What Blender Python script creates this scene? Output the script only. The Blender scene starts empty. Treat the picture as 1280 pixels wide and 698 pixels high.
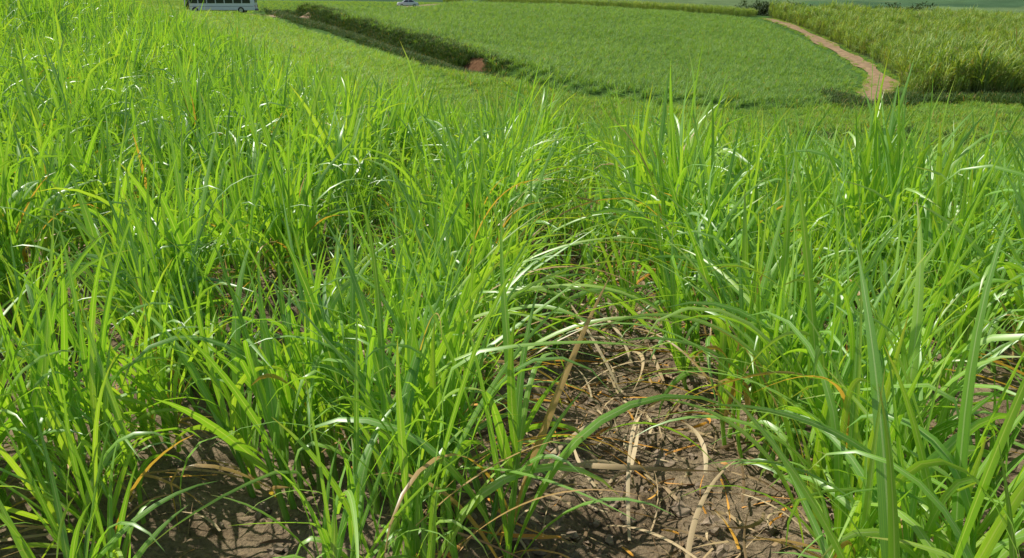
import bpy, math, random
import numpy as np
from mathutils import Vector
rng = np.random.default_rng(31)
random.seed(7)
sc = bpy.context.scene
PITCH = math.radians(19.5)

# ------------------------------------------------------------------ helpers
def link(o, coll=None):
    (coll or sc.collection).objects.link(o); return o

def mesh_obj(name, V, F, mats=None, coll=None, smooth=False, attrs=None, midx=None, do_link=True):
    me = bpy.data.meshes.new(name)
    me.from_pydata([tuple(v) for v in V] if not isinstance(V, np.ndarray) else V.tolist(), [], F if isinstance(F, list) else F.tolist())
    if attrs:
        for k, (ty, arr) in attrs.items():
            a = me.attributes.new(k, ty, 'POINT')
            fld = {'FLOAT': 'value', 'INT': 'value', 'FLOAT_VECTOR': 'vector', 'FLOAT_COLOR': 'color'}[ty]
            a.data.foreach_set(fld, np.asarray(arr, dtype=np.int32 if ty == 'INT' else np.float32).ravel())
    for m in (mats or []): me.materials.append(m)
    if midx is not None: me.polygons.foreach_set('material_index', np.asarray(midx, dtype=np.int32))
    if smooth: me.polygons.foreach_set('use_smooth', np.ones(len(me.polygons), dtype=bool))
    me.update()
    o = bpy.data.objects.new(name, me)
    if do_link: link(o, coll)
    return o

def hash2(ix, iy, seed):
    h = (ix.astype(np.int64)*374761393 + iy.astype(np.int64)*668265263 + seed*1442695041) & 0xffffffff
    h = ((h ^ (h >> 13))*1274126177) & 0xffffffff
    h = h ^ (h >> 16)
    return (h & 0xffff)/65535.0
def vnoise(x, y, seed=0):
    x = np.asarray(x, float); y = np.asarray(y, float)
    ix = np.floor(x); iy = np.floor(y); fx = x-ix; fy = y-iy
    fx = fx*fx*(3-2*fx); fy = fy*fy*(3-2*fy)
    ix = ix.astype(np.int64); iy = iy.astype(np.int64)
    a = hash2(ix, iy, seed); b = hash2(ix+1, iy, seed); c = hash2(ix, iy+1, seed); d = hash2(ix+1, iy+1, seed)
    return (a*(1-fx)+b*fx)*(1-fy)+(c*(1-fx)+d*fx)*fy
def fbm(x, y, octv=4, seed=0):
    s = 0; a = .5; t = 0
    for i in range(octv):
        s = s+a*vnoise(np.asarray(x)*2**i, np.asarray(y)*2**i, seed+i*17); t += a; a *= .5
    return s/t

# ------------------------------------------------------------------ terrain height
PC = [-2.4, -1.2, -.5, -.36, -.225, 0, .2, .34, .48, .6, 1.2, 2.4]
TAB = [
(-6,  [-1.2,-1.3,-1.6,-1.65,-1.7,-1.72,-1.75,-1.8,-1.85,-1.9,-2.1,-2.2]),
(0,   [-1.2,-1.3,-1.6,-1.65,-1.7,-1.75,-1.75,-1.8,-1.85,-1.9,-2.1,-2.3]),
(3,   [-1.0,-1.2,-1.55,-1.65,-1.7,-1.78,-1.85,-1.95,-2.0,-2.05,-2.3,-2.6]),
(6,   [-.8,-1.1,-1.5,-1.65,-1.75,-1.95,-2.1,-2.2,-2.25,-2.3,-2.6,-3]),
(10,  [-.5,-.9,-1.4,-1.7,-1.9,-2.45,-2.75,-2.85,-2.9,-2.9,-3.2,-3.5]),
(14,  [-.2,-.6,-1.2,-1.75,-2.2,-3.15,-3.6,-3.8,-3.85,-3.85,-4,-4.2]),
(20,  [.2,-.2,-1.0,-1.8,-2.6,-4.2,-5.0,-5.3,-5.4,-5.4,-5.5,-5.5]),
(30,  [1,.2,-1.0,-2.1,-3.1,-5.9,-7.0,-7.2,-7.3,-7.3,-7.3,-7.3]),
(45,  [2,.6,-1.1,-2.4,-3.7,-7.6,-8.6,-8.8,-8.7,-8.6,-8.3,-8]),
(65,  [3,1,-1.2,-2.7,-4.3,-8.9,-9.7,-9.6,-9.5,-9.4,-9,-8]),
(80,  [3,1,-1.3,-2.8,-4.9,-8.9,-9.9,-10,-9.9,-9.7,-9,-7]),
(100, [3,1,-1.5,-2.8,-5.2,-8.5,-9.7,-9.7,-9.4,-9,-8,-6]),
(130, [3,1,-1.6,-2.3,-4.5,-6.9,-8.3,-9.0,-8.6,-8.0,-6.5,-5]),
(165, [3,1,-1.5,-1.8,-2.8,-4.0,-5.6,-6.9,-7.4,-7,-5,-3]),
(195, [3,1,-1.0,-1.1,-1.3,-1.5,-2.8,-5.0,-6.5,-6.8,-4,-2]),
(240, [2,0,-2,-2.2,-2.3,-3,-5,-7,-9,-9,-5,-3]),
(400, [0,-5,-6,-8,-9,-12,-17,-19,-19,-17,-10,-8]),
(800, [10,-3,-5,-5,-5,-6,-10,-9,-7,-6,5,10]),
(1500,[60,40,30,25,20,22,26,20,14,10,40,60]),
(2800,[200,150,120,120,120,130,140,120,100,90,120,160]),
(6000,[400,380,350,350,350,360,360,330,330,330,350,400])]
NQ, NP = 420, 320
q0, q1 = math.log(2.0), math.log(6008.0)
qs = np.linspace(q0, q1, NQ); psg = np.linspace(-2.6, 2.6, NP)
tq = np.array([math.log(r[0]+8) for r in TAB]); tz = np.array([r[1] for r in TAB], float)
g1 = np.stack([np.interp(qs, tq, tz[:, j]) for j in range(len(PC))], 1)
G = np.stack([np.interp(psg, PC, g1[i]) for i in range(NQ)], 0)
def blur(A, axis, sig):
    r = int(sig*3); k = np.exp(-np.arange(-r, r+1)**2/(2*sig*sig)); k /= k.sum()
    A = np.moveaxis(A, axis, 0); P = np.concatenate([np.repeat(A[:1], r, 0), A, np.repeat(A[-1:], r, 0)], 0)
    out = sum(k[i]*P[i:i+A.shape[0]] for i in range(2*r+1))
    return np.moveaxis(out, 0, axis)
G = blur(blur(G, 0, 4), 1, 4)
def seg_dist(x, y, line):
    best = np.full(np.shape(x), 1e9)
    for (ax, ay), (bx, by) in zip(line[:-1], line[1:]):
        dx, dy = bx-ax, by-ay
        t = np.clip(((x-ax)*dx+(y-ay)*dy)/(dx*dx+dy*dy), 0, 1)
        best = np.minimum(best, np.hypot(x-ax-t*dx, y-ay-t*dy))
    return best
def inpoly(x, y, P):
    x = np.asarray(x, float); y = np.asarray(y, float); c = np.zeros(x.shape, bool); n = len(P)
    for i in range(n):
        x1, y1 = P[i]; x2, y2 = P[(i+1) % n]
        cond = ((y1 > y) != (y2 > y))
        xi = (x2-x1)*(y-y1)/((y2-y1) if y2 != y1 else 1e-9)+x1
        c ^= cond & (x < xi)
    return c
FIELD = [(-40, 152), (-31, 135), (-21.5, 119), (-10, 99), (-3.5, 89), (5, 79), (15, 74), (26, 73), (32, 78), (35, 85), (41, 98), (46.8, 121), (50.8, 149), (52, 170), (46, 184), (36, 188), (10, 192), (-12, 192), (-18, 172), (-28, 152)]
BANK = [(-40, 152), (-31, 135), (-21.5, 119), (-10, 99), (-3.5, 89)]
TALL = [(38.8, 80), (46.0, 97), (52.3, 121), (56.7, 150), (58.5, 171), (58, 192), (90, 205), (190, 205), (150, 84), (70, 79)]
TFRONT = [(38.8, 80), (70, 79), (150, 84)]
def H(x, y):
    x = np.asarray(x, float); y = np.asarray(y, float)
    yy = np.maximum(y, -5.99)+8
    p = np.clip(x/yy, -2.59, 2.59); q = np.clip(np.log(yy), q0, q1-1e-6)
    fi = (q-q0)/(q1-q0)*(NQ-1); fj = (p+2.6)/5.2*(NP-1)
    i = np.clip(np.floor(fi).astype(int), 0, NQ-2); j = np.clip(np.floor(fj).astype(int), 0, NP-2)
    a = fi-i; b = fj-j
    z = (G[i, j]*(1-b)+G[i, j+1]*b)*(1-a)+(G[i+1, j]*(1-b)+G[i+1, j+1]*b)*a
    far = np.clip((y-220)/400, 0, 1)
    z = z+far*(fbm(x/160, y/160, 3, 5)-.5)*16*np.clip(y/900, .3, 3)
    dF = seg_dist(x, y, FIELD+[FIELD[0]]); dB = seg_dist(x, y, BANK)
    s = np.clip(dF/2.2, 0, 1); s = s*s*(3-2*s)
    z = z+1.7*inpoly(x, y, FIELD)*s*np.exp(-dB/22)-.8*np.exp(-(dB/2.2)**2)
    dT = seg_dist(x, y, TALL+[TALL[0]]); s = np.clip(dT/3.5, 0, 1); s = s*s*(3-2*s)
    z = z+1.1*inpoly(x, y, TALL)*s*np.exp(-seg_dist(x, y, TFRONT)/30)
    return z
ROWDIR = math.tan(math.radians(2.6)); ROW = 1.36
def rowoff(x, y):
    r = (x-(0.27+ROW/2)-ROWDIR*y)/ROW
    return (r-np.round(r))*ROW
def near_detail(x, y):
    w = np.clip((16-y)/6, 0, 1)
    d = .06*np.cos(rowoff(x, y)/ROW*2*math.pi)
    d = d+(fbm(x*1.7, y*1.7, 3, 3)-.5)*.10
    cl = fbm(x*9+y*3, y*9-x*3, 4, 9)
    d = d+np.clip(cl-.5, 0, 1)*.13+(fbm(x*33, y*31, 3, 21)-.5)*.03
    return d*w
def HG(x, y): return H(x, y)+near_detail(x, y)
def smooth_line(L, n=12):
    out = []
    P = [L[0]]+list(L)+[L[-1]]
    for i in range(1, len(P)-2):
        for k in range(n):
            t = k/n; a, b, c, d = [np.array(P[i+j], float) for j in (-1, 0, 1, 2)]
            out.append(tuple(.5*((2*b)+(-a+c)*t+(2*a-5*b+4*c-d)*t*t+(-a+3*b-3*c+d)*t**3)))
    out.append(tuple(L[-1])); return out

PATH = smooth_line([(56, 186), (56.5, 171), (54.5, 150), (50, 122), (43.7, 98), (37.0, 84), (33.5, 77)], 8)
ROAD = smooth_line([(-130, 118), (-80, 122), (-46, 131), (-32, 151), (-21, 178), (-4, 203), (30, 225)], 8)

# ------------------------------------------------------------------ node helpers
class NT:
    def __init__(s, name):
        s.m = bpy.data.materials.new(name); s.m.use_nodes = True; s.t = s.m.node_tree; s.t.nodes.clear()
        s.out = s.n('ShaderNodeOutputMaterial')
    def n(s, ty, **kw):
        nd = s.t.nodes.new(ty)
        for k, v in kw.items(): setattr(nd, k, v)
        return nd
    def l(s, a, b): s.t.links.new(a, b)
    def mix(s, f, a, b, blend='MIX'):
        nd = s.n('ShaderNodeMix', data_type='RGBA', blend_type=blend)
        for sock, v in ((nd.inputs[0], f), (nd.inputs[6], a), (nd.inputs[7], b)):
            if hasattr(v, 'is_output'): s.l(v, sock)
            elif isinstance(v, (int, float)): sock.default_value = v
            else: sock.default_value = (*v, 1)
        return nd.outputs[2]
    def math(s, op, a, b=0.0, c=None, clamp=False):
        nd = s.n('ShaderNodeMath', operation=op, use_clamp=clamp)
        for i, v in enumerate((a, b) if c is None else (a, b, c)):
            if hasattr(v, 'is_output'): s.l(v, nd.inputs[i])
            else: nd.inputs[i].default_value = v
        return nd.outputs[0]
    def noise(s, scale, detail=3, vec=None, rough=.55):
        nd = s.n('ShaderNodeTexNoise'); nd.inputs['Scale'].default_value = scale
        nd.inputs['Detail'].default_value = detail; nd.inputs['Roughness'].default_value = rough
        if vec is not None: s.l(vec, nd.inputs['Vector'])
        return nd.outputs['Fac']
    def ramp(s, f, pts):
        nd = s.n('ShaderNodeValToRGB'); el = nd.color_ramp.elements
        while len(el) < len(pts): el.new(.5)
        for e, (p, c) in zip(el, pts): e.position = p; e.color = (*c, 1)
        s.l(f, nd.inputs[0]); return nd.outputs[0]
    def pos(s): return s.n('ShaderNodeNewGeometry').outputs['Position']

def leaf_mat(name, dark, mid, lite, trans=.42, rough=.38, rib=(.30, .38, .14), dryc=(.36, .22, .06), patch=.25, spec=.5):
    t = NT(name)
    at = t.n('ShaderNodeAttribute', attribute_name='lv'); sp = t.n('ShaderNodeSeparateXYZ'); t.l(at.outputs['Vector'], sp.inputs[0])
    dr = t.n('ShaderNodeAttribute', attribute_name='dry').outputs['Fac']
    oi = t.n('ShaderNodeObjectInfo').outputs['Random']
    big = t.noise(patch, 3, t.pos())
    mp = t.n('ShaderNodeMapping'); mp.inputs['Scale'].default_value = (14, 2.5, 37); t.l(at.outputs['Vector'], mp.inputs['Vector'])
    st = t.noise(1.0, 3, mp.outputs[0])
    f = t.math('ADD', t.math('MULTIPLY', sp.outputs[2], .6), t.math('MULTIPLY', oi, .25))
    f = t.math('ADD', f, t.math('MULTIPLY', t.math('SUBTRACT', big, .38), .6))
    f = t.math('ADD', f, t.math('MULTIPLY', t.math('SUBTRACT', st, .5), .5), clamp=True)
    col = t.ramp(f, [(0, dark), (.5, mid), (1, lite)])
    ac = t.math('ABSOLUTE', t.math('SUBTRACT', sp.outputs[0], .5))
    vein = t.math('SINE', t.math('MULTIPLY', sp.outputs[0], 60.0))
    col = t.mix(t.math('MULTIPLY', t.math('ADD', vein, 1), .08), col, lite)
    ribf = t.math('SUBTRACT', 1.0, t.math('MULTIPLY', ac, 11.0), clamp=True)
    col = t.mix(t.math('MULTIPLY', ribf, .75), col, rib)
    tip = t.math('MULTIPLY', t.math('SUBTRACT', sp.outputs[1], .86), 5.0, clamp=True)
    tip = t.math('MULTIPLY', tip, t.math('GREATER_THAN', sp.outputs[2], .55))
    sn = t.noise(9, 3, t.pos())
    dcol = t.mix(sn, dryc, tuple(min(1, c*1.5+.08) for c in dryc))
    df = t.math('MAXIMUM', dr, t.math('MULTIPLY', tip, .7), clamp=True)
    col = t.mix(df, col, dcol)
    b = t.n('ShaderNodeBsdfPrincipled'); t.l(col, b.inputs['Base Color'])
    b.inputs['Roughness'].default_value = rough; b.inputs['Specular IOR Level'].default_value = spec
    tr = t.n('ShaderNodeBsdfTranslucent')
    tc = t.mix(1.0, col, (1.95, 1.8, .45), 'MULTIPLY')
    t.l(tc, tr.inputs['Color'])
    mx = t.n('ShaderNodeMixShader'); mx.inputs[0].default_value = trans
    t.l(b.outputs[0], mx.inputs[1]); t.l(tr.outputs[0], mx.inputs[2]); t.l(mx.outputs[0], t.out.inputs[0])
    return t.m

M_CANE = leaf_mat('cane_leaf', (.065, .21, .032), (.20, .43, .045), (.46, .62, .09), trans=.36, rough=.4, spec=1.0, rib=(.5, .6, .28))
M_FIELD = leaf_mat('field_cane_leaf', (.13, .26, .07), (.20, .36, .085), (.30, .47, .12), trans=.33, rough=.5, patch=.09, spec=.3)
M_MID = leaf_mat('slope_cane_leaf', (.13, .28, .045), (.24, .43, .06), (.36, .54, .09), trans=.36, rough=.5, patch=.1, spec=.4)
M_TALL = leaf_mat('tall_cane_leaf', (.07, .18, .03), (.19, .34, .05), (.50, .55, .13), trans=.3, rough=.5, patch=.35, spec=.4, rib=(.3, .36, .12), dryc=(.28, .18, .07))
M_GRASS = leaf_mat('valley_grass', (.08, .19, .035), (.22, .40, .05), (.38, .53, .09), trans=.33, rough=.55, patch=.16, spec=.25)
M_DARK = leaf_mat('scrub_shade_leaf', (.018, .05, .013), (.038, .095, .02), (.09, .18, .035), trans=.2, rough=.6, spec=.2)  # scrub leaf, with shade of bank, cane foot and path foot in its colour

# ------------------------------------------------------------------ leaf builder
class LB:
    def __init__(s): s.V = []; s.F = []; s.A = []; s.D = []; s.n = 0
    def leaf(s, o, ph, th0, bend, L, W, n=11, k=1.6, twist=0., drift=0., fold=.22, rnd=.5, dry=0., kink=None, neck=.35, floor=.012):
        t = np.linspace(0, 1, n+1)
        th = th0+bend*t**k
        if kink: th = th+kink[1]/(1+np.exp(-(t-kink[0])*40))
        th = np.minimum(th, math.radians(172))
        p = ph+drift*t
        T = np.stack([np.sin(th)*np.cos(p), np.sin(th)*np.sin(p), np.cos(th)], 1)
        P = np.zeros((n+1, 3)); P[0] = o
        P[1:] = o+np.cumsum((T[1:]+T[:-1])*.5*(L/n), 0)
        S0 = np.stack([-np.sin(p), np.cos(p), np.zeros(n+1)], 1)
        N0 = np.cross(S0, T)
        tw = twist*t
        S = S0*np.cos(tw)[:, None]+N0*np.sin(tw)[:, None]
        N = np.cross(S, T)
        w = W*(neck+(1-neck)*np.minimum(1, t/.3)**.8)*np.clip(1-t**2.2, 0, 1)**.9+.0008
        wv = w[:, None]*.5
        P[:, 2] = np.maximum(P[:, 2], floor+.01*rnd)
        Lf = P-S*wv; Rt = P+S*wv; M = P-N*(fold*w*.5)[:, None]
        Vv = np.stack([Lf, M, Rt], 1).reshape(-1, 3)
        s.V.append(Vv)
        A = np.zeros((n+1, 3, 3)); A[:, 0, 0] = 0; A[:, 1, 0] = .5; A[:, 2, 0] = 1; A[:, :, 1] = t[:, None]; A[:, :, 2] = rnd
        s.A.append(A.reshape(-1, 3))
        s.D.append(np.repeat(np.clip(dry+(t*.5*dry), 0, 1) if dry else np.zeros(n+1), 3))
        b = s.n+3*np.arange(n)[:, None]
        s.F.append(np.concatenate([b+np.array([0, 1, 4, 3]), b+np.array([1, 2, 5, 4])], 0))
        s.n += Vv.shape[0]
    def stem(s, o, top, r0, r1, sides=5, rnd=.4, dry=0.):
        o = np.array(o); top = np.array(top); a = np.arange(sides)/sides*2*math.pi
        ring = np.stack([np.cos(a), np.sin(a), a*0], 1)
        V = np.concatenate([o+ring*r0, top+ring*r1]); s.V.append(V)
        A = np.zeros((2*sides, 3)); A[:, 0] = .1+.8*np.tile(np.arange(sides) % 2, 2); A[sides:, 1] = .4; A[:, 2] = rnd
        s.A.append(A); s.D.append(np.full(2*sides, dry))
        i = np.arange(sides); j = (i+1) % sides
        s.F.append(np.stack([s.n+i, s.n+j, s.n+sides+j, s.n+sides+i], 1)); s.n += 2*sides
    def build(s, name, mat, **kw):
        return mesh_obj(name, np.concatenate(s.V), np.concatenate(s.F), [mat], smooth=True,
            attrs={'lv': ('FLOAT_VECTOR', np.concatenate(s.A)), 'dry': ('FLOAT', np.concatenate(s.D))}, **kw)
U = lambda a, b: float(rng.uniform(a, b))

def cane_clump(lb, nshoot, seg=11, hs=1.0, wide=1.0, rad=.16, extra_dry=4, kmin=4, kmax=7, stiff=.5):
    for i in range(nshoot):
        a = U(0, 6.283); r = rad*math.sqrt(U(0, 1)); o = np.array([r*math.cos(a), r*math.sin(a), 0])
        lean = U(0, .36); la = a+U(-.6, .6)
        hst = U(.16, .42)*hs
        top = o+np.array([math.sin(lean)*math.cos(la), math.sin(lean)*math.sin(la), math.cos(lean)])*hst
        lb.stem(o, top, .013*wide, .009*wide, 5, rnd=U(.3, .7))
        nl = int(rng.integers(kmin, kmax+1)); ph = U(0, 6.283)
        sr = U(0, 1); wsh = U(.7, 1.3)
        for j in range(nl):
            f = j/(nl-1)
            ph += math.pi+U(-.7, .7)
            st = o+(top-o)*(.35+.65*f)
            L = hs*U(.5, 1.05)*(1.0 if f > .3 else .85)
            th0 = U(.02, .28)+(1-f)*U(.1, .5)
            stf = rng.random() < stiff
            bend = U(.05, .6) if (f > .6 or stf) else U(.8, 2.3)
            if rng.random() < .18: bend = U(1.8, 2.7)
            kink = (U(.4, .75), U(.6, 1.7)) if rng.random() < .13 else None
            lb.leaf(st, ph, th0, bend, L, wide*wsh*U(.018, .040), n=seg, k=U(1.5, 3.2), twist=U(-1.8, 1.8), drift=U(-.5, .5),
                    rnd=min(1, max(0, sr*.4+U(0, .6))), dry=(.9 if (f < .2 and rng.random() < .10) else 0), kink=kink)
    for i in range(extra_dry):
        a = U(0, 6.283)
        lb.leaf(np.array([.08*math.cos(a), .1*math.sin(a), U(.03, .15)]), a, U(.7, 1.2), U(.5, 1.3), U(.3, .75)*hs, wide*U(.008, .018), n=max(5, seg-3),
                k=1.2, twist=U(-2, 2), drift=U(-.8, .8), rnd=U(0, 1), dry=U(.75, 1))

def make_coll(name, objs):
    c = bpy.data.collections.new(name)
    for o in objs: c.objects.link(o)
    return c
C_HI = []
for v in range(24):
    lb = LB(); cane_clump(lb, int(rng.integers(7, 11)), 10, U(.85, 1.12), rad=.2, stiff=U(.15, .6)); C_HI.append(lb.build('cane_stool_%02d' % v, M_CANE, do_link=False))
C_HI = make_coll('cane_stools', C_HI)
def lowset(name, mat, nv, nl, h, w, seg=4, rad=.3, stalk=0, dr=.05, upr=2.0):
    out = []
    for v in range(nv):
        lb = LB()
        for i in range(nl):
            a = U(0, 6.283); r = rad*math.sqrt(U(0, 1)); o = np.array([r*math.cos(a), r*math.sin(a), 0.])
            if stalk:
                hh = stalk*U(.1, 1.0)
                if i % 6 == 0:
                    lb.stem(o, o+np.array([U(-.15, .15), U(-.15, .15), stalk]), .018, .012, 4, rnd=.6, dry=.3)
                o = o+np.array([0, 0, hh])
            lb.leaf(o, U(0, 6.283), U(.05, .5), U(.3, upr), h*U(.6, 1.05), w*U(.7, 1.2), n=seg, k=1.6, twist=U(-1, 1), drift=U(-.4, .4),
                    rnd=U(0, 1), dry=(U(.5, .9) if rng.random() < dr else 0))
        out.append(lb.build('%s_%02d' % (name, v), mat, do_link=False))
    return make_coll(name+'s', out)
C_MID = lowset('slope_cane_stool', M_MID, 8, 42, .95, .038, 6, .32)
C_FIELD = lowset('field_cane_stool', M_FIELD, 8, 36, 1.0, .05, 4, .35, dr=.02)
C_TALL = lowset('tall_cane_stool', M_TALL, 10, 84, 1.4, .065, 5, .5, stalk=2.2, dr=.06, upr=1.8)
C_GRASS = lowset('grass_tuft', M_GRASS, 8, 42, .6, .035, 4, .45)
C_DARK = lowset('scrub_shade_tuft', M_DARK, 6, 50, .9, .05, 4, .6)

def scatter(name, x, y, z, coll, nvar, scl, tilt=.06, zs=None):
    n = len(x); V = np.stack([x, y, z], 1)
    rot = np.stack([rng.normal(0, tilt, n), rng.normal(0, tilt, n), rng.uniform(0, 6.283, n)], 1)
    s3 = np.stack([scl, scl, scl if zs is None else zs], 1)
    o = mesh_obj(name, V, [], attrs={'irot': ('FLOAT_VECTOR', rot), 'iscl': ('FLOAT_VECTOR', s3), 'iidx': ('INT', rng.integers(0, nvar, n))})
    g = bpy.data.node_groups.new(name+'_nodes', 'GeometryNodeTree')
    g.interface.new_socket('Geometry', in_out='INPUT', socket_type='NodeSocketGeometry')
    g.interface.new_socket('Geometry', in_out='OUTPUT', socket_type='NodeSocketGeometry')
    N = g.nodes; gi = N.new('NodeGroupInput'); go = N.new('NodeGroupOutput')
    iop = N.new('GeometryNodeInstanceOnPoints'); ci = N.new('GeometryNodeCollectionInfo')
    ci.inputs['Collection'].default_value = coll; ci.inputs['Separate Children'].default_value = True; ci.inputs['Reset Children'].default_value = True
    def na(nm, ty):
        a = N.new('GeometryNodeInputNamedAttribute'); a.data_type = ty; a.inputs['Name'].default_value = nm
        return [s for s in a.outputs if s.enabled and s.name == 'Attribute'][0]
    er = N.new('FunctionNodeEulerToRotation')
    L = g.links.new
    L(gi.outputs[0], iop.inputs['Points']); L(ci.outputs[0], iop.inputs['Instance']); iop.inputs['Pick Instance'].default_value = True
    L(na('iidx', 'INT'), iop.inputs['Instance Index']); L(na('irot', 'FLOAT_VECTOR'), er.inputs[0]); L(er.outputs[0], iop.inputs['Rotation'])
    L(na('iscl', 'FLOAT_VECTOR'), iop.inputs['Scale']); L(iop.outputs[0], go.inputs[0])
    md = o.modifiers.new('instances', 'NODES'); md.node_group = g
    return o

# near field rows: only the furrow at k=-1|0 stays open, the others have grown shut
X = []; Y = []; SS = []
for k in range(-60, 50):
    for rep in (0, 1):
        st = .25 if rep == 0 else .37
        ys = np.arange(1.0+rng.uniform(0, .25), 30, st); ys = ys+rng.uniform(-.08, .08, len(ys))
        base = 0.27+ROW/2+k*ROW+ROWDIR*ys
        if rep == 0:
            xs = base+rng.normal(0, .11, len(ys)); ss = np.ones(len(ys))
            if k in (-1, 0): xs = base+rng.normal(0, .09, len(ys))+(.06 if k == 0 else -.04)*np.clip((5.5-ys)/2, 0, 1)
        else:
            xs = base+ROW/2+rng.normal(0, .24, len(ys)); ss = rng.uniform(.65, 1.0, len(ys))
            if k == -1:
                ok = (ys > 3.9) & (rng.random(len(ys)) < np.clip((ys-3.3)/2.2, 0, 1)); xs, ys, ss = xs[ok], ys[ok], ss[ok]
        keep = (xs > -.62*(ys+5)-1.2) & (xs < .62*(ys+5)+1.2) & (rng.random(len(ys)) > .05)
        keep &= ~((ys < 1.5) & (np.abs(xs) < 1.3)) & (ys > 1.2)
        X.append(xs[keep]); Y.append(ys[keep]); SS.append(ss[keep])
X = np.concatenate(X); Y = np.concatenate(Y); SS = np.concatenate(SS)
sel = ~((Y > 21) & (X/(Y+8) > -.05))
X = X[sel]; Y = Y[sel]; SS = SS[sel]
S = SS*rng.uniform(.70, 1.14, len(X))*(1+.8*np.clip((-X-5.5)/8, 0, 1))
S *= .82+.44*fbm(X*.55, Y*.55, 2, 40)
S *= np.where(Y < 1.9, .85, 1)
scatter('sugarcane_rows', X, Y, HG(X, Y)-.01, C_HI, 24, S, tilt=.10)

def grid_pts(P, sx, sy, jit=.35, ang=0.):
    P = np.array(P); x0, y0 = P.min(0); x1, y1 = P.max(0)
    cx, cy = (x0+x1)/2, (y0+y1)/2; R = math.hypot(x1-x0, y1-y0)/2+2
    gx, gy = np.meshgrid(np.arange(-R, R, sx), np.arange(-R, R, sy))
    gx = gx.ravel(); gy = gy.ravel(); gx = gx+rng.uniform(-jit, jit, len(gx))*sx; gy = gy+rng.uniform(-jit, jit, len(gy))*sy*.4
    c, s = math.cos(ang), math.sin(ang)
    x = cx+gx*c-gy*s; y = cy+gx*s+gy*c
    k = inpoly(x, y, [tuple(p) for p in P]); return x[k], y[k]

LEFT = [(-150, 28), (0, 28), (0, 50), (-4, 72), (-10, 84), (-17, 95), (-29, 115), (-40, 134), (-50, 152), (-60, 128), (-150, 128)]
x, y = grid_pts(LEFT, .62, 1.25, .4, 1.35); k = (seg_dist(x, y, ROAD) > 3.2) & (np.abs(x) < .62*(y+8)+4); x, y = x[k], y[k]
scatter('slope_cane_field', x, y, H(x, y)-.03, C_MID, 8, rng.uniform(.65, 1.1, len(x))*(.65+.7*fbm(x*.12, y*.12, 3, 31)))
x, y = grid_pts(FIELD, .62, 1.75, .4, .35); k = seg_dist(x, y, PATH) > 1.9
e = np.hypot(x+5, y-92) > 1.8; k &= e & (seg_dist(x, y, BANK) > 1.5); x, y = x[k], y[k]
scatter('hill_cane_field', x, y, H(x, y)-.03, C_FIELD, 8, rng.uniform(.8, 1.2, len(x))*(.65+.7*fbm(x*.1, y*.1, 3, 13)))
x, y = grid_pts(TALL, .95, 1.15, .45, .2); k = (seg_dist(x, y, PATH) > 1.7) & (x < .66*(y+8)+4); x, y = x[k], y[k]
scatter('tall_cane_field', x, y, H(x, y)-.03, C_TALL, 10, rng.uniform(.65, 1.2, len(x))*(.55+.9*fbm(x*.3, y*.3, 2, 3))*(1+.2*np.clip((112-y)/30, 0, 1)), tilt=.14)
RIDGE = [(-16, 193.5), (10, 194), (36, 190), (51, 187), (58, 196), (36, 203), (5, 204), (-16, 202)]
x, y = grid_pts(RIDGE, .9, 1.1, .45, 0.); k = (seg_dist(x, y, PATH) > 1.9) & (seg_dist(x, y, ROAD) > 3.5); x, y = x[k], y[k]
scatter('ridge_cane_strip', x, y, H(x, y)-.03, C_TALL, 10, rng.uniform(.5, .68, len(x)))
VAL = [(0, 30), (0, 50), (-3, 72), (-9, 86), (-3, 88), (5, 78), (15, 73), (26, 72), (33, 77), (39, 80), (70, 78), (130, 84), (130, 24), (20, 24)]
x, y = grid_pts(VAL, .7, .9, .5, .1); k = (seg_dist(x, y, PATH) > 1.7) & (x < .66*(y+8)+4); x, y = x[k], y[k]
scatter('valley_grass', x, y, H(x, y)-.03, C_GRASS, 8, rng.uniform(.6, 1.5, len(x))*(.4+1.2*fbm(x*.15, y*.15, 3, 77)))
VR = [(-100, 112), (-46, 118), (-44, 150), (-28, 152), (-18, 172), (-10, 193), (-16, 204), (-30, 215), (-120, 215)]
x, y = grid_pts(VR, .9, 1.0, .5, .1); k = (seg_dist(x, y, ROAD) > 2.6) & (x > -.62*(y+8)-4) & ~inpoly(x, y, LEFT); x, y = x[k], y[k]
scatter('verge_grass', x, y, H(x, y)-.03, C_GRASS, 8, rng.uniform(.4, .8, len(x)))
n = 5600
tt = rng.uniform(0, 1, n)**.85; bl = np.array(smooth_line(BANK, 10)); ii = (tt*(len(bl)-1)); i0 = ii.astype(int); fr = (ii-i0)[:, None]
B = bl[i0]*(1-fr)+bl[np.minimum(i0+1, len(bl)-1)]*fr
x = B[:, 0]+rng.normal(0, 2.1, n); y = B[:, 1]+rng.normal(0, 2.1, n)  # dark tufts along the bank, its shade put into their colour
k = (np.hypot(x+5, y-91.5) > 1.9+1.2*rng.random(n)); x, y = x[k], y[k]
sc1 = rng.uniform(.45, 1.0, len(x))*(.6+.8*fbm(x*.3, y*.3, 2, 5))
x2 = rng.uniform(34, 110, 2600); y2 = rng.uniform(72, 80.5, 2600); k2 = (seg_dist(x2, y2, PATH) > 1.6) & (y2 > 79.5-9*fbm(x2*.1, x2*.03, 2, 66)-1); x2, y2 = x2[k2], y2[k2]  # dark tufts painting the shade band under the tall cane's front edge
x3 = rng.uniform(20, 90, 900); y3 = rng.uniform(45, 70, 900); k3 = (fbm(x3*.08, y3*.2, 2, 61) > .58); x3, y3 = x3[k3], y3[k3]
x4 = rng.normal(31.5, 1.0, 160); y4 = 77+(x4-31.5)*1.4+rng.normal(0, 2.2, 160)  # dark tufts standing in for the shadow beside the path foot
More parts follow.
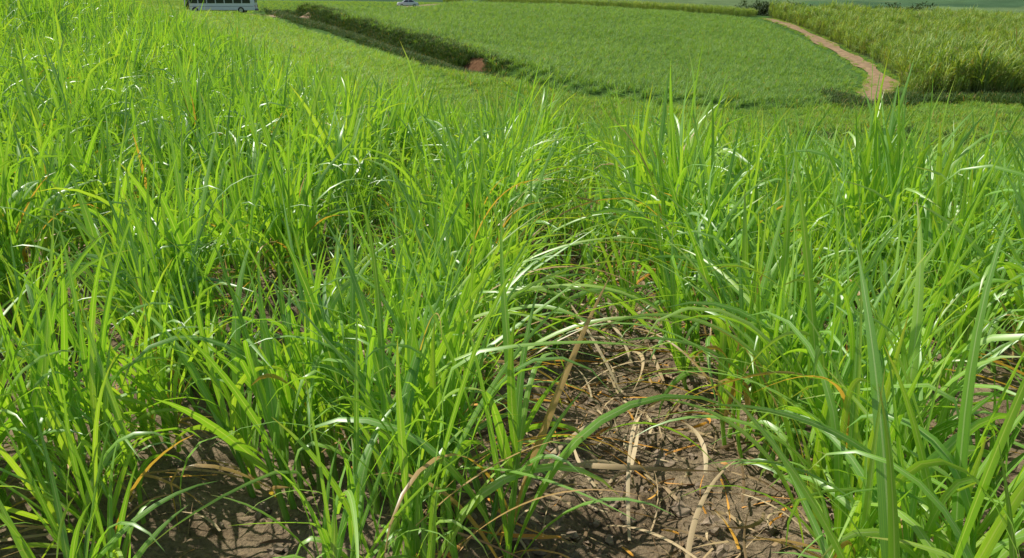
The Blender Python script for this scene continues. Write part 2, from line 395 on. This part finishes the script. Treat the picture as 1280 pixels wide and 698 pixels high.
x = np.concatenate([x, x2, x3, x4]); y = np.concatenate([y, y2, y3, y4]); sc1 = np.concatenate([sc1, rng.uniform(.7, 1.5, len(x2)), rng.uniform(.4, .9, len(x3)), rng.uniform(.7, 1.3, len(x4))])
scatter('scrub_and_shade', x, y, H(x, y)-.03, C_DARK, 6, sc1)

# ------------------------------------------------------------------ ground sheet
ys = list(np.arange(-6, .8, .3))+list(np.arange(.9, 6.5, .022)); d = .028
while ys[-1] < 6000: ys.append(ys[-1]+d); d = min(d*1.03, .9) if ys[-1] < 230 else d*1.06
ys = np.array(ys)
pc = np.concatenate([np.arange(-2.5, -.75, .05), np.arange(-.75, -.16, .008), np.arange(-.16, .3, .0025), np.arange(.3, .8, .008), np.arange(.8, 2.5, .05)])
PP, YY = np.meshgrid(pc, ys); XX = PP*(YY+8)
ZZ = HG(XX, YY)
nx, ny = len(pc), len(ys)
V = np.stack([XX.ravel(), YY.ravel(), ZZ.ravel()], 1)
ii, jj = np.meshgrid(np.arange(ny-1), np.arange(nx-1), indexing='ij'); b = (ii*nx+jj).ravel()
F = np.stack([b, b+1, b+nx+1, b+nx], 1)
x, y = V[:, 0], V[:, 1]
soil = np.array([.33, .25, .165]); green = np.array([.07, .14, .03])
C = np.tile(green, (len(x), 1))
w = np.clip((30-y)/6, 0, 1)[:, None]; C = C*(1-w)+soil*w
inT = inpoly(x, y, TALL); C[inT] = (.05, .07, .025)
w = np.clip(1-seg_dist(x, y, BANK)/3, 0, 1)[:, None]; C = C*(1-w)+np.array([.03, .055, .02])*w  # bank shade painted into the ground colour
w = np.clip((3.6-np.hypot(x+5, y-91.5))/1.6, 0, 1)[:, None]; C = C*(1-w)+np.array([.16, .085, .045])*w
far = np.clip((y-230)/150, 0, 1)
cell = hash2(np.floor((x+y*.3+fbm(x/90, y/90, 2, 3)*60)/130).astype(int), np.floor((y-x*.2)/150).astype(int), 8)
pal = np.array([[.07, .13, .05], [.11, .18, .06], [.04, .08, .04], [.12, .18, .07], [.06, .12, .05]])
fc = pal[(cell*4.99).astype(int)]*(.6+.8*fbm(x/25, y/60, 3, 90))[:, None]
haze = np.clip((y-300)/2200, 0, 1)[:, None]*.4; fc = fc*(1-haze)+np.array([.10, .16, .12])*haze  # aerial haze mixed into the far ground colour by distance
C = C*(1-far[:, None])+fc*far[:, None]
t = NT('ground_earth')
ca = t.n('ShaderNodeAttribute', attribute_name='gcol').outputs['Color']; so = t.n('ShaderNodeAttribute', attribute_name='soil').outputs['Fac']
pz = t.pos(); n1 = t.noise(2.6, 6, pz, .65); n2 = t.noise(45, 5, pz, .75); n3 = t.noise(.05, 4, pz)
c1 = t.mix(1.0, ca, t.ramp(n1, [(.25, (.5, .45, .42)), (.5, (1, 1, 1)), (.75, (1.5, 1.5, 1.5))]), 'MULTIPLY')
c1 = t.mix(t.math('MULTIPLY', so, 1.0), c1, t.mix(1.0, c1, t.ramp(n2, [(.3, (.45, .42, .4)), (.52, (1, 1, 1)), (.7, (1.5, 1.4, 1.3))]), 'MULTIPLY'))
c1 = t.mix(1.0, c1, t.ramp(n3, [(.3, (.8, .85, .8)), (.7, (1.15, 1.1, 1.1))]), 'MULTIPLY')
bs = t.n('ShaderNodeBsdfPrincipled'); t.l(c1, bs.inputs['Base Color']); bs.inputs['Roughness'].default_value = 1; bs.inputs['Specular IOR Level'].default_value = .03
bp = t.n('ShaderNodeBump'); bp.inputs['Strength'].default_value = 1; bp.inputs['Distance'].default_value = .025; t.l(t.math('MULTIPLY', n2, so), bp.inputs['Height']); t.l(bp.outputs[0], bs.inputs['Normal'])
t.l(bs.outputs[0], t.out.inputs[0])
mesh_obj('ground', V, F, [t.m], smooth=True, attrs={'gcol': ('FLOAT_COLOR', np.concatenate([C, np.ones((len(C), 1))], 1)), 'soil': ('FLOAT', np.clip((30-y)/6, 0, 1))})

def ribbon(name, line, hw, off, mat, seed):
    L = np.array(line); T = np.gradient(L, axis=0); T /= np.linalg.norm(T, axis=1)[:, None]; Nn = np.stack([-T[:, 1], T[:, 0]], 1)
    V = []; W = 9; F = []
    for i, (p, n) in enumerate(zip(L, Nn)):
        ww = hw*(1+.5*(vnoise(i*.6, seed, seed)-.5)*2)
        for j in range(W):
            u = j/(W-1)*2-1; q = p+n*u*ww
            V.append((q[0], q[1], float(H(q[0], q[1]))+off-.05*(abs(abs(u)-.5) < .2)+.03*(1-abs(u))))
    for i in range(len(L)-1):
        for j in range(W-1): a = i*W+j; F.append([a, a+1, a+W+1, a+W])
    return mesh_obj(name, V, F, [mat], smooth=True)
def dirt(name, a, b, c):
    t = NT(name); pz = t.pos(); n = t.noise(.8, 6, pz, .7); n2 = t.noise(5, 4, pz, .7)
    col = t.ramp(n, [(.3, a), (.5, b), (.7, c)]); col = t.mix(.4, col, t.ramp(n2, [(.3, (.05, .045, .02)), (.6, (.34, .23, .12))]))
    bs = t.n('ShaderNodeBsdfPrincipled'); t.l(col, bs.inputs['Base Color']); bs.inputs['Roughness'].default_value = .95; t.l(bs.outputs[0], t.out.inputs[0]); return t.m
ribbon('dirt_path', PATH, 1.5, .12, dirt('path_earth', (.13, .08, .035), (.31, .19, .085), (.46, .32, .16)), 3)
ribbon('dirt_road', ROAD, 2.0, .12, dirt('road_earth', (.2, .12, .07), (.32, .2, .12), (.42, .3, .19)), 8)
P_ = np.array(PATH); n = 700; i0 = rng.integers(0, len(P_)-1, n); fr = rng.random(n)[:, None]; B = P_[i0]*(1-fr)+P_[i0+1]*fr
T_ = P_[i0+1]-P_[i0]; T_ /= np.linalg.norm(T_, axis=1)[:, None]+1e-9
off = (1.3+rng.normal(.2, .35, n))*rng.choice([-1, 1], n)
off[:70] = rng.normal(0, .15, 70)
x = B[:, 0]-T_[:, 1]*off; y = B[:, 1]+T_[:, 0]*off; s_ = rng.uniform(.25, .8, n); s_[:70] *= .4
scatter('path_verge_grass', x, y, H(x, y)+.04, C_GRASS, 8, s_)

# ------------------------------------------------------------------ litter, clods in the near rows
t = NT('dry_leaf'); at = t.n('ShaderNodeAttribute', attribute_name='lv'); sp = t.n('ShaderNodeSeparateXYZ'); t.l(at.outputs['Vector'], sp.inputs[0])
col = t.ramp(sp.outputs[2], [(0, (.09, .055, .03)), (.35, (.24, .15, .07)), (.62, (.42, .3, .15)), (.8, (.55, .43, .25)), (.9, (.6, .26, .035)), (1, (.7, .36, .04))])
bs = t.n('ShaderNodeBsdfPrincipled'); t.l(col, bs.inputs['Base Color']); bs.inputs['Roughness'].default_value = .7; t.l(bs.outputs[0], t.out.inputs[0])
lb = LB()
for i in range(2600):
    y = 1.2+6.5*U(0, 1)**1.3; x = U(-.55, .62)*(y+2.5) if i % 3 == 0 else .27+ROWDIR*y+U(-.75, .75)
    z = float(HG(x, y))
    a = U(0, 6.283); L = .03+.4*U(0, 1)**2
    lb.leaf(np.array([x, y, z+U(.008, .05)]), a, U(1.25, 1.62), U(-.1, .4), L, U(.0025, .016), n=6, k=1, twist=U(-4, 4), drift=U(-1.4, 1.4), rnd=U(0, 1), neck=.7, floor=-99)
for i in range(70):
    y = 1.5+4*U(0, 1); x = .27+ROWDIR*y+rng.normal(0, .4); z = float(HG(x, y))
    lb.leaf(np.array([x, y, z+U(.03, .2)]), U(0, 6.283), U(.8, 1.4), U(.3, .9), U(.3, .8), U(.010, .022), n=12, k=1, twist=U(-3, 3), drift=U(-1, 1), rnd=U(.5, 1), neck=.6, floor=z+.02)
lb.build('dry_leaf_litter', t.m)
def ico():
    import bmesh
    bm = bmesh.new(); bmesh.ops.create_icosphere(bm, subdivisions=2, radius=1); V = np.array([v.co[:] for v in bm.verts]); F = np.array([[v.index for v in f.verts] for f in bm.faces]); bm.free(); return V, F
IV, IF = ico(); Vs = []; Fs = []; off = 0
for i in range(1500):
    y = 1.3+5.5*U(0, 1)**1.3; x = .27+ROWDIR*y+rng.normal(0, .45) if i % 3 else U(-.5, .6)*(y+2.5)
    r = .004+.028*U(0, 1)**3; sd = int(rng.integers(1, 9999))
    v = IV*(1+.7*(np.stack([vnoise(IV[:, 0]*1.9+sd, IV[:, 1]*1.9+IV[:, 2]*1.3, sd)]*3, 1)-.5)*2)*np.array([r*U(.8, 1.3), r*U(.8, 1.3), r*U(.5, .9)])
    v = v+np.array([x, y, float(HG(x, y))+r*.2]); Vs.append(v); Fs.append(IF+off); off += len(IV)
t = NT('clod_earth'); n = t.noise(30, 4, t.pos()); col = t.ramp(n, [(.3, (.15, .105, .07)), (.6, (.31, .235, .16)), (.8, (.42, .33, .24))])
bs = t.n('ShaderNodeBsdfPrincipled'); t.l(col, bs.inputs['Base Color']); bs.inputs['Roughness'].default_value = .95; t.l(bs.outputs[0], t.out.inputs[0])
mesh_obj('soil_clods', np.concatenate(Vs), np.concatenate(Fs), [t.m], smooth=False)

lb = LB()
for i in range(290):
    y = 1.7+5.6*U(0, 1); sd = 1 if i % 2 else -1
    x = .27+ROWDIR*y-sd*(ROW/2-.03)+rng.normal(0, .1); z = float(HG(x, y))
    a = (0 if sd > 0 else math.pi)+U(-1.3, 1.3)
    dry = U(.6, 1) if rng.random() < .2 else 0
    lb.leaf(np.array([x, y, z+U(.1, .4)]), a, U(.2, .9), U(.8, 1.9), U(.5, 1.1), U(.010, .026)*(.6 if dry else 1), n=14, k=U(1, 1.8), twist=U(-1.8, 1.8), drift=U(-.6, .6), rnd=U(.1, 1), dry=dry, floor=z+.02)
lb.build('arching_cane_leaves', M_CANE)

# ------------------------------------------------------------------ vehicles
def simple(name, c, rough=.4, metal=0., bump=True):
    t = NT(name); n = t.noise(3, 4, t.n('ShaderNodeTexCoord').outputs['Object'])
    col = t.mix(n, tuple(v*.88 for v in c), c)
    bs = t.n('ShaderNodeBsdfPrincipled'); t.l(col, bs.inputs['Base Color']); bs.inputs['Roughness'].default_value = rough; bs.inputs['Metallic'].default_value = metal
    t.l(bs.outputs[0], t.out.inputs[0]); return t.m
WHITE = simple('white_paint', (.85, .85, .84), .3); GLASS = simple('dark_glass', (.03, .035, .04), .08); RUB = simple('rubber', (.02, .02, .02), .8)
HUB = simple('hub_metal', (.5, .5, .5), .35, .8); GREY = simple('grey_trim', (.12, .12, .13), .6); REDL = simple('tail_lamp', (.5, .02, .02), .3); BLUE = simple('grey_stripe', (.45, .47, .5), .4)
def part(name, V, F, mat, par, bev=0.):
    o = mesh_obj(name, V, F, [mat]); o.parent = par
    if bev:
        m = o.modifiers.new('bevel', 'BEVEL'); m.width = bev; m.segments = 2
    return o
def box(name, a, b, mat, par, bev=0., top=1.0):
    (x0, y0, z0), (x1, y1, z1) = a, b; cy = (y0+y1)/2
    V = [(x0, y0, z0), (x1, y0, z0), (x1, y1, z0), (x0, y1, z0)]+[(x, cy+(y-cy)*top, z1) for x, y in ((x0, y0), (x1, y0), (x1, y1), (x0, y1))]
    return part(name, V, [[3, 2, 1, 0], [4, 5, 6, 7], [0, 1, 5, 4], [1, 2, 6, 5], [2, 3, 7, 6], [3, 0, 4, 7]], mat, par, bev)
def extr(name, prof, y0, y1, mat, par, bev=0., ins=None):
    n = len(prof); V = [(x, y0+(ins[i] if ins else 0), z) for i, (x, z) in enumerate(prof)]+[(x, y1-(ins[i] if ins else 0), z) for i, (x, z) in enumerate(prof)]
    F = [list(range(n)), list(range(2*n-1, n-1, -1))]+[[i, i+n, (i+1) % n+n, (i+1) % n] for i in range(n)]
    return part(name, V, F, mat, par, bev)
def wheel(name, x, y, r, w, par):
    n = 24; V = []; F = []
    for yy in (y-w/2, y+w/2):
        for k in range(n): a = k/n*6.2832; V.append((x+r*math.cos(a), yy, r+r*math.sin(a)))
    F = [[i, (i+1) % n, (i+1) % n+n, i+n] for i in range(n)]+[list(range(n-1, -1, -1)), list(range(n, 2*n))]
    part(name+'_tyre', V, F, RUB, par, .02)
    V = [(x+.58*r*math.cos(k/n*6.2832), yy, r+.58*r*math.sin(k/n*6.2832)) for yy in (y-w/2-.012, y+w/2+.012) for k in range(n)]
    part(name+'_hub', V, F, HUB, par)
def empty(name, loc, rz):
    e = bpy.data.objects.new(name, None); link(e); e.location = loc; e.rotation_euler = (0, 0, rz); return e
cx, cy = -21.6, 176
car = empty('white_car', (cx, cy, float(H(cx, cy))+.16), math.radians(12))
body = [(-2.12, .35), (-2.15, .72), (-1.95, .93), (-1.1, .98), (1.25, .98), (2.0, .9), (2.15, .7), (2.12, .3), (1.75, .25), (-1.75, .25)]
extr('body', body, -.86, .86, WHITE, car, .06)
cab = [(-1.15, .96), (-.55, 1.42), (.75, 1.45), (1.6, .96)]
extr('cabin', cab, -.8, .8, WHITE, car, .04, [0, .14, .14, 0])
for s in (-1, 1):
    for nm, pr in (('front_side_window', [(-.98, 1.0), (-.5, 1.36), (.08, 1.38), (.08, 1.0)]), ('rear_side_window', [(.16, 1.0), (.16, 1.38), (.72, 1.38), (1.35, 1.0)])):
        yv = lambda z: s*(.806-.14*(z-.96)/.48)
        part(nm, [(x, yv(z), z) for x, z in pr], [[0, 1, 2, 3]], GLASS, car)
    box('sill', (-1.3, s*.865-.02, .26), (1.3, s*.865+.02, .38), GREY, car)
part('windscreen', [(-1.12, -.7, 1.0), (-1.12, .7, 1.0), (-.60, .6, 1.40), (-.60, -.6, 1.40)], [[0, 1, 2, 3]], GLASS, car)
part('rear_window', [(1.56, -.7, 1.0), (1.56, .7, 1.0), (.85, .6, 1.42), (.85, -.6, 1.42)], [[0, 1, 2, 3]], GLASS, car)
box('front_bumper', (-2.22, -.8, .3), (-2.1, .8, .5), GREY, car, .02); box('rear_bumper', (2.1, -.8, .3), (2.22, .8, .5), GREY, car, .02)
for s in (-1, 1):
    box('tail_lamp', (2.09, s*.68-.12, .68), (2.17, s*.68+.12, .84), REDL, car); box('head_lamp', (-2.16, s*.62-.16, .6), (-2.1, s*.62+.16, .76), HUB, car)
    for xx in (-1.3, 1.32): wheel('wheel', xx, s*.8, .31, .2, car)
bx, by = -44.8, 131
bus = empty('white_bus', (bx, by, float(H(bx, by))+.16), math.radians(6))
bp_ = [(-5.2, .45), (-5.25, 1.4), (-5.1, 2.6), (-4.9, 3.05), (4.95, 3.05), (5.15, 2.8), (5.2, .45)]
extr('body', bp_, -1.22, 1.22, WHITE, bus, .08, [0, 0, .03, .12, .12, .03, 0])
for s in (-1, 1):
    for i in range(7):
        x0 = -4.4+i*1.3; box('side_window', (x0, s*1.222-.02, 1.5), (x0+1.15, s*1.222+.02, 2.35), GLASS, bus, .01)
    box('stripe', (-5.0, s*1.222-.012, 1.0), (5.0, s*1.222+.012, 1.1), BLUE, bus)
    box('skirt', (-3.1, s*1.222-.015, .42), (2.5, s*1.222+.015, .52), GREY, bus)
    for xx in (-3.7, 3.1): wheel('wheel', xx, s*1.08, .48, .3, bus)
    box('tail_lamp', (5.18, s*1.0-.1, .9), (5.24, s*1.0+.1, 1.25), REDL, bus)
box('door', (-5.0, -1.255, .55), (-4.5, -1.22, 2.4), GLASS, bus, .01)
box('windscreen', (-5.29, -1.0, 1.45), (-5.1, 1.0, 2.5), GLASS, bus, .02); box('rear_window', (5.15, -.9, 1.6), (5.23, .9, 2.4), GLASS, bus, .02)
box('front_bumper', (-5.38, -1.15, .4), (-5.2, 1.15, .7), GREY, bus, .03); box('rear_bumper', (5.18, -1.15, .4), (5.32, 1.15, .7), GREY, bus, .03)
box('roof_hatch', (-.6, -.5, 3.05), (.6, .5, 3.15), GREY, bus, .02)

# ------------------------------------------------------------------ distant trees (one mass)
M_TREE = leaf_mat('tree_leaf', (.025, .05, .02), (.04, .075, .025), (.06, .11, .035), trans=.2, rough=.6, spec=.2)
lb = LB()
def tree(x, y, h):
    z = float(H(x, y)); lb.stem((x, y, z-.3), (x+U(-.4, .4), y, z+h*.55), h*.03, h*.015, 6, rnd=.1, dry=.3)
    for c in range(11):
        a = U(0, 6.28); r = h*.38*math.sqrt(U(0, 1)); cx, cy, cz = x+r*math.cos(a), y+r*math.sin(a), z+h*U(.2, .88)
        lb.stem((x, y, z+h*.25), (cx, cy, cz), h*.012, h*.004, 4, rnd=.1, dry=.3)
        cr = h*U(.14, .24)
        for k in range(55):
            v = rng.normal(0, 1, 3); v = v/np.linalg.norm(v)*cr*U(.4, 1.05)
            lb.leaf(np.array([cx, cy, cz])+v*np.array([1, 1, .75]), U(0, 6.28), U(0, 2), U(.2, 1), h*U(.05, .1), h*U(.04, .06), n=2, rnd=U(0, 1), floor=-99)
for i in range(18):
    x, y = 127+rng.normal(0, 9), 420+U(-15, 15); tree(x, y, min(22, max(8, -float(H(x, y))-U(2.0, 5.5))))
for i in range(7):
    x, y = 106+rng.normal(0, 5), 410+U(-12, 12); tree(x, y, min(22, max(8, -float(H(x, y))-U(4, 6))))
for i in range(9):
    x, y = U(175, 205), 415+U(-12, 12); tree(x, y, min(22, max(8, -float(H(x, y))-U(3, 6))))
lb.build('distant_trees', M_TREE)

# ------------------------------------------------------------------ light, world, camera
az, el = math.radians(-58), math.radians(52)
s = Vector((math.cos(el)*math.sin(az), math.cos(el)*math.cos(az), math.sin(el)))
ld = bpy.data.lights.new('sun', 'SUN'); ld.energy = 5.0; ld.angle = math.radians(.5); ld.color = (1, .96, .87)
lo = bpy.data.objects.new('sun', ld); link(lo); lo.rotation_euler = s.to_track_quat('Z', 'Y').to_euler()
w = bpy.data.worlds.new('World'); sc.world = w; w.use_nodes = True; nt = w.node_tree
sk = nt.nodes.new('ShaderNodeTexSky'); sk.sky_type = 'NISHITA'; sk.sun_disc = False; sk.sun_elevation = el; sk.sun_rotation = az
bg = nt.nodes['Background']; bg.inputs[1].default_value = .105; nt.links.new(sk.outputs[0], bg.inputs[0])
cd = bpy.data.cameras.new('camera'); cam = bpy.data.objects.new('camera', cd); link(cam)
cd.sensor_width = 36; cd.lens = 28.27; cd.clip_end = 12000; cd.clip_start = .05
cam.location = (0, 0, 0); cam.rotation_euler = (math.pi/2-PITCH, 0, 0); sc.camera = cam
sc.view_settings.view_transform = 'Standard'; sc.view_settings.look = 'None'; sc.view_settings.exposure = 0
